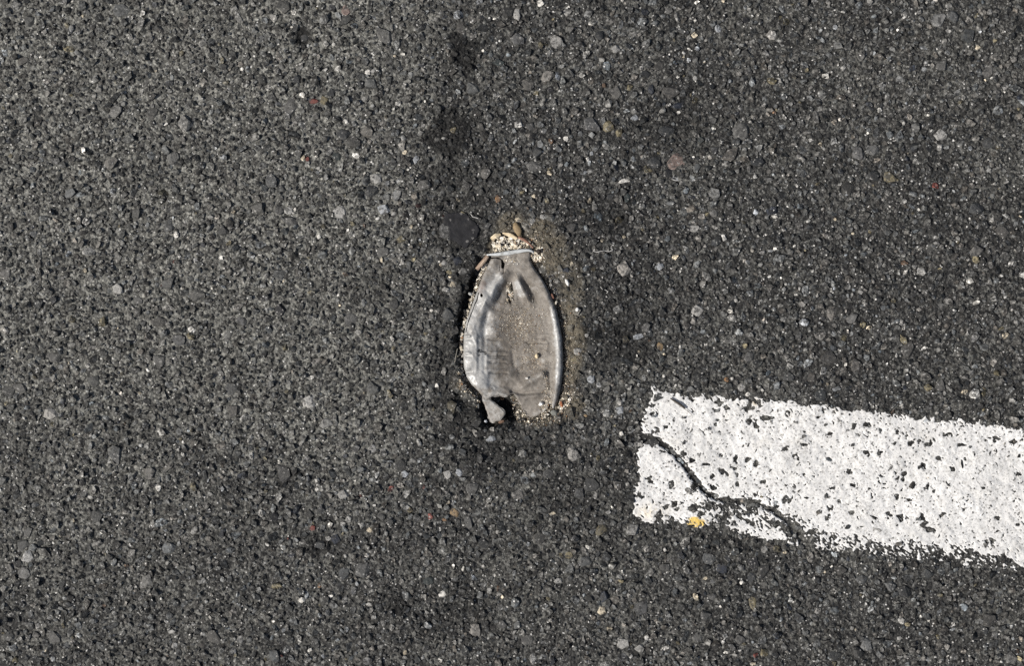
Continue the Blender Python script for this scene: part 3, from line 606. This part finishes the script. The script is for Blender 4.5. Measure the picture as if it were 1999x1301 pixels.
c = t.mix(t.rng(t.sep(t.voro(1100), 0), .88, .97, 0, .35), c, (.09, .075, .06))
c = t.mix(t.math('MULTIPLY', t.attr('rust', 'Fac'), t.rng(t.noise(300, 3), .3, .7, .3, 1)), c, (.16, .085, .06))
c = t.mix(t.rng(t.math('MULTIPLY', t.attr('speck', 'Fac'), t.rng(t.noise(500, 3), .35, .6, .2, 1.4)), .25, .6, 0, .9), c, (.02, .02, .02))
t.bump(t.noise(300, 4, .6), .0005, .5); t.bump(t.noise(1000, 2), .00018, .6)
M_BOTTLE = t.done(c, t.rng(dm, .1, .9, .33, .70), .5)
inv = np.array([bottle.location.x, bottle.location.y, bottle.location.z])
def bottle_part(name, px, py, zmm, Fm, attrs, mat, thick=.0009, **kw):
    V, F, A = clip_grid((px - 999.5) * S, (650.5 - py) * S, zmm * .001, Fm, attrs)
    o = link(name, make_mesh(name, V - inv, F[:, ::-1], A, True), mat, bottle, **kw)
    md = o.modifiers.new('thickness', 'SOLIDIFY'); md.thickness = thick; md.offset = -1
    return o
bottle_part('body', px, py, zf, Fm, {'dirt': dirt, 'speck': spk, 'rust': rust, 'grime_shade': grime_shade}, M_BOTTLE)
px, py = region(FLAP, 4, 1.0); d = sdf(px, py, FLAP)
zf = -1.9 + 2.4 * smooth(950, 985, px) * smooth(780, 800, py) - 1.5 * smooth(785, 774, py) + .5 * (fbm(px, py, 14, 231, 3) - .5) * 2 - 1.0 * (1 - smooth(0, 3, d))
bottle_part('torn_flap', px, py, zf, d + 3 * (fbm(px, py, 8, 5, 3) - .5), {'dirt': np.clip(.62 + .5 * (fbm(px, py, 10, 3) - .5), 0, 1), 'speck': 0 * px, 'rust': 0 * px, 'grime_shade': 0 * px}, M_BOTTLE, .0012, label='loose torn flap of the bottle base')

def sweep(pts, rads, sides=10, flat=1.0, seed=0, jag=0.0, twist=0.0, closed_caps=True):
    """tube through world points with its own radius at each; returns verts, faces (tris)"""
    r = np.random.default_rng(seed); pts = [Vector(p) for p in pts]; V = []; F = []
    m = len(pts); prof = 1 + jag * r.normal(0, 1, sides)
    for i, p in enumerate(pts):
        tdir = (pts[min(i + 1, m - 1)] - pts[max(i - 1, 0)]).normalized()
        side = tdir.cross(Vector((0, 0, 1))).normalized(); up = side.cross(tdir)
        for k in range(sides):
            a = 2 * math.pi * k / sides + twist * i
            q = rads[i] * prof[k] * (1 + .4 * jag * r.normal())
            V.append(p + side * (math.cos(a) * q) + up * (math.sin(a) * q * flat))
    for i in range(m - 1):
        for k in range(sides):
            a, b = i * sides + k, i * sides + (k + 1) % sides
            F += [(a, b, b + sides), (a, b + sides, a + sides)]
    c0 = len(V); V.append(pts[0]); V.append(pts[-1])
    for k in range(sides):
        F.append((c0, (k + 1) % sides, k)); e = (m - 1) * sides
        F.append((c0 + 1, e + k, e + (k + 1) % sides))
    return np.array([tuple(v) for v in V]), np.array(F)
def resample(pts, n):
    pts = np.array(pts, float); s = np.concatenate([[0], np.cumsum(np.linalg.norm(np.diff(pts, axis=0), axis=1))])
    q = np.linspace(0, s[-1], n); out = np.stack([np.interp(q, s, pts[:, k]) for k in range(pts.shape[1])], 1)
    for _ in range(max(1, n // 12)):
        out[1:-1] = .25 * out[:-2] + .5 * out[1:-1] + .25 * out[2:]
    return out
ring = resample([(950, 498, .2), (958, 497.2, .6), (970, 497, .7), (985, 495, .6), (1000, 493, .6), (1012, 491, .8), (1024, 489, 1.0), (1034, 488.8, .9), (1042, 493, .2)], 40)
rp = [W(x, y, z * .001 + .0004) for x, y, z in ring]
rr_ = [.0021 * (0.22 + .78 * math.sin(math.pi * min(1, max(0, (i + 1) / 42))) ** .8) for i in range(40)]
V, F = sweep(rp, rr_, 12, .9)
t = NT('neck_ring_plastic'); c = t.mix(t.rng(t.noise(220, 4), .45, .65, 0, .8), (.56, .585, .59), (.30, .30, .28)); t.bump(t.noise(400, 3), .0003, .5)
link('neck_ring', make_mesh('neck_ring', V - inv, F, None, True), t.done(c, .42, .45), bottle, label='pale bluish rim of the bottle neck')

# ---------------------------------------------------------------- sand: countless grains in the hollow and on the bottle
GT = [hull_template(random.choice([7, 8, 9]), .8, 900 + i, -.6) for i in range(14)]
sp_, sr_, sz_, sc_ = [], [], [], []
SANDC = [(.76, .70, .58), (.62, .55, .43), (.84, .81, .73), (.34, .28, .20), (.20, .16, .12), (.10, .085, .07), (.45, .42, .38), (.30, .17, .09)]
def bottle_top(px, py):
    px = np.atleast_1d(px); py = np.atleast_1d(py); d = sdf(px, py, BODY)
    e = np.clip(d / 5.0, 0, 1); return (-5.0 + (bottle_height(px, py) + 5.0) * np.sqrt(1 - (1 - e) ** 2)) * .001
def pour(n, sample, rmin, rmax, weights, where='ground', lift=0.0, seed=0):
    r = np.random.default_rng(seed); pts = sample(r, n); m = len(pts)
    keep = fbm(pts[:, 0], pts[:, 1], 9, 500 + seed, 2) + r.normal(0, .08, m) > .40
    pts = pts[keep]; m = len(pts)
    rad = np.exp(r.normal(math.log(rmin * 1.15), .45 * math.log(rmax / rmin), m)).clip(rmin * .7, rmax * 1.25) * .001
    if where == 'ground': zz = ground_z(pts[:, 0], pts[:, 1]) + lift * .001
    else: zz = bottle_top(pts[:, 0], pts[:, 1])
    w = np.array(weights, float); w /= w.sum()
    col = np.array(SANDC)[r.choice(len(SANDC), m, p=w)] * np.exp(r.normal(0, .15, (m, 1)))
    sp_.append(pts); sr_.append(rad); sz_.append(zz + rad * r.uniform(.0, .5, m)); sc_.append(col)
def in_poly(poly):
    def f(r, n):
        xs = [p[0] for p in poly]; ys = [p[1] for p in poly]
        q = np.stack([r.uniform(min(xs), max(xs), n), r.uniform(min(ys), max(ys), n)], 1)
        return q[sdf(q[:, 0], q[:, 1], poly) > 0]
    return f
def blob(x, y, sx, sy):
    return lambda r, n: np.stack([r.normal(x, sx, n), r.normal(y, sy, n)], 1)
def along(pts, w, off=0.0):
    A = resample(pts, 200)
    def f(r, n):
        k = r.integers(0, 200, n); return A[k] + r.normal(0, w, (n, 2)) + np.array([off, 0])
    return f
WH = (5, 4, 4, 2.5, 1.2, .8, 1.5, .5); BR = (2, 3, 1, 4, 4, 2, 2, .6); DK = (.6, 1, .3, 3, 5, 4, 1, .6)
pour(500, in_poly(SANDPIT), .25, .7, DK, lift=.4, seed=1)
pour(620, in_poly([(962, 462), (990, 460), (1015, 466), (1030, 476), (1036, 488), (1000, 489), (962, 493)]), .5, 2.0, WH, lift=1.3, seed=2)
pour(330, in_poly([(960, 480), (966, 462), (1006, 464), (1012, 486)]), 1.1, 3.2, WH, lift=1.5, seed=22)
pour(420, blob(1049, 497, 6, 8), .5, 1.5, WH, lift=.7, seed=3)
pour(130, blob(1036, 470, 11, 6), .4, 1.1, WH, lift=.3, seed=4)
EDGE = [(949, 514), (938, 538), (927, 566), (915, 600), (904, 632), (900, 660), (898.5, 690), (900, 718), (904, 738), (915, 754), (930, 769), (940, 782)]
pour(800, along(EDGE, 2.2), .3, .9, BR, lift=.6, seed=5)
pour(620, along(EDGE[:9], 2.2), .5, 1.9, WH, lift=1.0, seed=6)
pour(350, blob(903, 745, 8, 9), .3, .9, BR, lift=.5, seed=7)
pour(300, along([(915, 757), (945, 785)], 5), .3, .9, BR, lift=.5, seed=77)
pour(500, in_poly([(990, 552), (1000, 552), (1004, 575), (998, 592), (990, 588), (988, 570)]), .4, 1.2, WH, lift=4.2, seed=8)
pour(3800, blob(1010, 634, 24, 24), .22, .5, DK, 'bottle', seed=9)
pour(1500, blob(1018, 632, 20, 18), .25, .65, BR, 'bottle', seed=10)
pour(2200, blob(1040, 695, 17, 20), .22, .5, DK, 'bottle', seed=11)
pour(600, blob(1042, 700, 16, 18), .25, .6, BR, 'bottle', seed=12)
pour(110, blob(999, 509, 8, 2.5), .3, .8, WH, 'bottle', seed=13)
pour(50, blob(1040, 572, 6, 10), .3, .7, BR, 'bottle', seed=14)
pour(800, in_poly([(1000, 774), (1008, 780), (1030, 816), (1046, 818), (1072, 800), (1080, 802), (1062, 818), (1035, 828), (1012, 824), (1004, 800)]), .4, 1.2, WH, lift=5.0, seed=15)
pour(750, in_poly([(996, 772), (1008, 778), (1030, 812), (1048, 812), (1070, 795), (1080, 804), (1062, 820), (1035, 830), (1010, 826), (1000, 800)]), .3, .8, BR, lift=4.4, seed=16)
pour(900, in_poly([(1050, 790), (1066, 770), (1078, 780), (1078, 800), (1058, 812)]), .3, .8, BR, 'bottle', seed=17)
pour(300, along([(1066, 735), (1072, 785)], 4), .25, .7, BR, 'bottle', seed=27)
pour(480, in_poly([(1096, 770), (1106, 764), (1122, 766), (1118, 782), (1100, 804), (1086, 806)]), .5, 1.5, WH, lift=.9, seed=18)
pour(220, along([(1094, 760), (1100, 790), (1086, 806), (1060, 822)], 6), .3, .9, BR, lift=.8, seed=19)
pour(80, along([(1080, 575), (1096, 640), (1103, 700), (1102, 760)], 2.5), .3, .9, BR, lift=.5, seed=20)
pour(1500, blob(1060, 475, 24, 30), .2, .6, DK, lift=.6, seed=21)
pour(1200, along([(1070, 545), (1100, 620), (1112, 700), (1110, 770), (1090, 812), (1040, 832)], 8), .2, .7, DK, lift=.8, seed=31)
pour(500, along([(1100, 690), (1108, 770), (1092, 808), (1030, 830)], 6), .3, .9, BR, lift=.9, seed=32)
pour(1100, blob(1112, 710, 11, 55), .25, .8, DK, lift=1.0, seed=23)
pour(40, along(EDGE[:4], 6), .3, .8, BR, lift=.6, seed=24)
sp_ = np.concatenate(sp_); sr_ = np.concatenate(sr_); sz_ = np.concatenate(sz_); sc_ = np.concatenate(sc_)
V, F, C = scatter(sp_, sr_, rng.uniform(.85, 1.25, len(sp_)), rng.uniform(.6, 1.0, len(sp_)), sz_, sc_, GT, .3)
link('sand', make_mesh('sand', V, F, {'Col': C}), M_SAND, label='pale sand and grit gathered around and on the bottle', category='sand', kind='stuff')

# ---------------------------------------------------------------- loose things one by one
def wood(name, a, b, grain=260):
    t = NT(name); n = t.n.new('ShaderNodeTexNoise'); tc = t.n.new('ShaderNodeTexCoord'); mp = t.n.new('ShaderNodeMapping')
    mp.inputs['Scale'].default_value = (40, 900, 900); t.t.links.new(tc.outputs['Object'], mp.inputs[0]); t.t.links.new(mp.outputs[0], n.inputs['Vector']); n.inputs['Scale'].default_value = 1.0; n.inputs['Detail'].default_value = 3
    c = t.mix(t.rng(n.outputs['Fac'], .38, .62, 0, 1), a, b); t.bump(n.outputs['Fac'], .0006, .7)
    return t.done(c, .8, .25)
def splinter(name, path, rads, mat, label, cat, flat=.55, sides=7, jag=.12, seed=1, lift=0.0, group=None, ground='ground'):
    """path in photo pixels with height above ground (mm)"""
    pts = resample([(x, y, h) for x, y, h in path], max(6, 3 * len(path)))
    rad = np.interp(np.linspace(0, 1, len(pts)), np.linspace(0, 1, len(rads)), rads) * .001
    c = pts.mean(0); ang = math.atan2(-(pts[-1][1] - pts[0][1]), pts[-1][0] - pts[0][0])
    zg_ = ground_z(pts[:, 0], pts[:, 1]) if ground == 'ground' else np.full(len(pts), ground * .001)
    if ground == 'ground': zg_ = np.full(len(pts), np.max(zg_))
    Wp = [W(x, y, float(z) + h * .001 + float(r) * flat) for (x, y, h), z, r in zip(pts, zg_, rad)]
    org = W(c[0], c[1], float(np.mean(zg_))); M = Matrix.Rotation(-ang, 4, 'Z') @ Matrix.Translation(-org)
    V, F = sweep([M @ p for p in Wp], rad, sides, flat, seed, jag)
    o = link(name, make_mesh(name, V, F, None, False), mat, label=label, category=cat)
    o.location = org; o.rotation_euler = (0, 0, ang)
    if group: o['group'] = group
    return o
W_PINK = wood('weathered_brown_wood', (.20, .135, .10), (.48, .38, .29)); W_PALE = wood('pale_wood', (.52, .42, .27), (.80, .70, .52))
W_RED = wood('reddish_bark', (.17, .085, .06), (.32, .20, .15)); W_DARK = wood('dark_twig_bark', (.045, .040, .035), (.14, .125, .11)); W_STRAW = wood('grey_straw', (.22, .21, .18), (.40, .38, .33))
splinter('wood_chip', [(930.5, 526, .2), (941, 514, .6), (952, 500, .6)], [2.0, 2.3, 2.2, 1.9], W_PINK, 'short brown stick end wedged under the left of the bottle neck rim', 'wood chip', .7, 9, .12, 11, ground=-2.4)
splinter('wood_chip', [(959, 467, .4), (966, 462, .8), (977, 458, .5)], [1.2, 2.4, 1.0], W_PALE, 'small pale wood chip at the left end of the sand above the bottle neck', 'wood chip', .4, 6, .2, 12, ground=-1.2)
splinter('wood_splinter', [(981, 455, .5), (995, 458, .9), (1009, 466, .6)], [.6, 1.9, 1.3], W_PALE, 'long cream wood splinter lying on the sand above the bottle neck', 'wood splinter', .5, 6, .15, 13, ground=-1.0)
splinter('bark_twig', [(1012, 463, .5), (1024, 468, .9), (1033, 475, .8), (1041, 484, .4)], [1.3, 1.6, 1.2, .8], W_RED, 'thin curved reddish twig beside the brown pebble above the bottle neck', 'twig', .8, 7, .12, 14, ground=-.8)
splinter('bark_twig', [(1077, 574, .3), (1081, 583, .5)], [.8, 1.1, .7], W_RED, 'tiny red bark piece beside the right shoulder of the bottle', 'twig', .7, 6, .1, 15, ground=-2.6)
splinter('twig', [(1308, 778, .3), (1322, 787, .5), (1337, 798, .2)], [.6, 1.0, 1.2, .9], W_DARK, 'dark thin twig lying on the white painted stripe', 'twig', .8, 7, .12, 16, ground=.9)
splinter('straw', [(888, 708, .6), (890, 696, 1.2), (893, 681, .6)], [.35, .45, .25], W_STRAW, 'thin dry grey straw on the asphalt left of the bottle', 'straw', .8, 6, .1, 17)
splinter('twig', [(1337, 799, .1), (1346, 806, .2), (1352, 812, .1)], [.25, .3, .2], W_DARK, 'hair-thin dark stem below the end of the dark twig on white paint', 'twig', .8, 5, .1, 18, ground=1.0)

def rock_mesh(seed, n=40, flat=.95):
    r = random.Random(seed); bm = bmesh.new()
    for i in range(n):
        zz = 1 - 2 * (i + .5) / n; th = i * 2.39996 + r.uniform(-.4, .4); q = math.sqrt(1 - zz * zz); k = r.uniform(.82, 1.08)
        bm.verts.new((q * math.cos(th) * k, q * math.sin(th) * k, zz * k))
    res = bmesh.ops.convex_hull(bm, input=bm.verts)
    junk = list({g for g in res['geom_interior'] + res['geom_unused'] if isinstance(g, bmesh.types.BMVert)})
    if junk: bmesh.ops.delete(bm, geom=junk, context='VERTS')
    me = bpy.data.meshes.new('pebble'); bm.to_mesh(me); bm.free(); return me
def pebble(name, px, py, a, b, h, rot, col, z, label, cat='pebble', n=30, smooth_=False, group=None, rough=.7):
    me = rock_mesh(int(px * 7 + py), n)
    if smooth_: me.polygons.foreach_set('use_smooth', np.ones(len(me.polygons), bool))
    me.materials.append(mineral(name + '_stone', col, False, rough, (.75, 1.25)))
    o = link(name, me, None, label=label, category=cat)
    o.location = W(px, py, z * .001 + .8 * h * S); o.scale = (a * S, b * S, h * S); o.rotation_euler = (0, 0, math.radians(rot))
    if group: o['group'] = group
    return o
pebble('pebble', 1010, 448, 7.5, 15, 5, 22, (.25, .185, .105), -1.0, 'oval tan brown pebble above the sand at the bottle neck', n=60, smooth_=True)
pebble('pebble', 1048, 696, 4.2, 5, 4, 10, (.72, .60, .40), -2.6, 'small cream pebble lying in the grit on the bottle')
pebble('stone_chip', 1056, 789, 6, 5, 5, 25, (.70, .70, .69), -3.2, 'white angular stone chip on the lower end of the bottle', 'stone chip', 14)
pebble('stone_chip', 1096, 790, 4, 7, 3.5, 10, (.26, .10, .045), -1.8, 'rusty orange chip at the lower right corner of the bottle', 'stone chip', 16)
pebble('pebble', 1083, 807, 9, 6.5, 5, -20, (.16, .165, .15), -2.5, 'grey pebble below the lower right end of the bottle', n=34)
pebble('pebble', 918, 574, 5.5, 3.5, 3, -25, (.36, .36, .34), -2.5, 'small pale oval pebble in the dark gap left of the bottle shoulder', n=30, smooth_=True)
pebble('seed', 1052, 491, 5.5, 5, 4.5, 0, (.028, .02, .015), -1.6, 'round dark brown seed among white sand right of the bottle neck', 'seed', 50, True)
pebble('stone_chip', 979, 824, 7, 4, 3, 15, (.17, .105, .07), -2.5, 'brown chip under the tip of the torn flap', 'stone chip', 18)
pebble('stone_chip', 948, 823, 4, 3, 3, -30, (.55, .57, .60), -1.5, 'small bluish white chip left of the torn flap tip', 'stone chip', 14)
pebble('stone_chip', 1107, 552, 4, 9, 3.5, 28, (.66, .66, .64), .5, 'elongated white chip on asphalt right of the bottle shoulder', 'stone chip', 16)
pebble('stone_chip', 1127, 605, 4.5, 4.5, 3.5, 20, (.72, .72, .70), .5, 'square white chip on asphalt right of the middle of the bottle', 'stone chip', 12)
pebble('stone_chip', 1086, 591, 2.5, 5, 2.5, -20, (.45, .42, .36), -2.2, 'pale narrow chip below the tiny red bark piece beside the bottle', 'stone chip', 14)
pebble('stone_chip', 1029, 739, 4.5, 2.5, 2, -5, (.62, .60, .56), -.9, 'small flat white chip on the lower bump of the bottle', 'stone chip', 14)
FIBRE = NT('pale_fibre').done((.62, .61, .58), .6, .3)
def fibre(path, rad, label, seed):
    pts = resample(path, 24); V, F = sweep([W(x, y, gz1(x, y) + .0022) for x, y in pts], [rad] * 24, 5, 1.0, seed)
    o = W(path[0][0], path[0][1]); V = V - np.array(o); ob = link('fibre', make_mesh('fibre', V, F, None, True), FIBRE, label=label, category='fibre'); ob.location = o
fibre([(1158, 490), (1164, 493), (1172, 491), (1180, 489), (1188, 492), (1197, 488), (1192, 484)], .0003, 'thin curly white fibre on the asphalt right of the bottle neck', 1)
fibre([(919, 418), (923, 424), (929, 425), (934, 427)], .0003, 'tiny white fibre at the upper right edge of the tar patch', 2)
fibre([(1172, 560), (1176, 565), (1181, 566), (1187, 570), (1184, 573)], .00028, 'small hooked white fibre on the asphalt right of the bottle shoulder', 3)
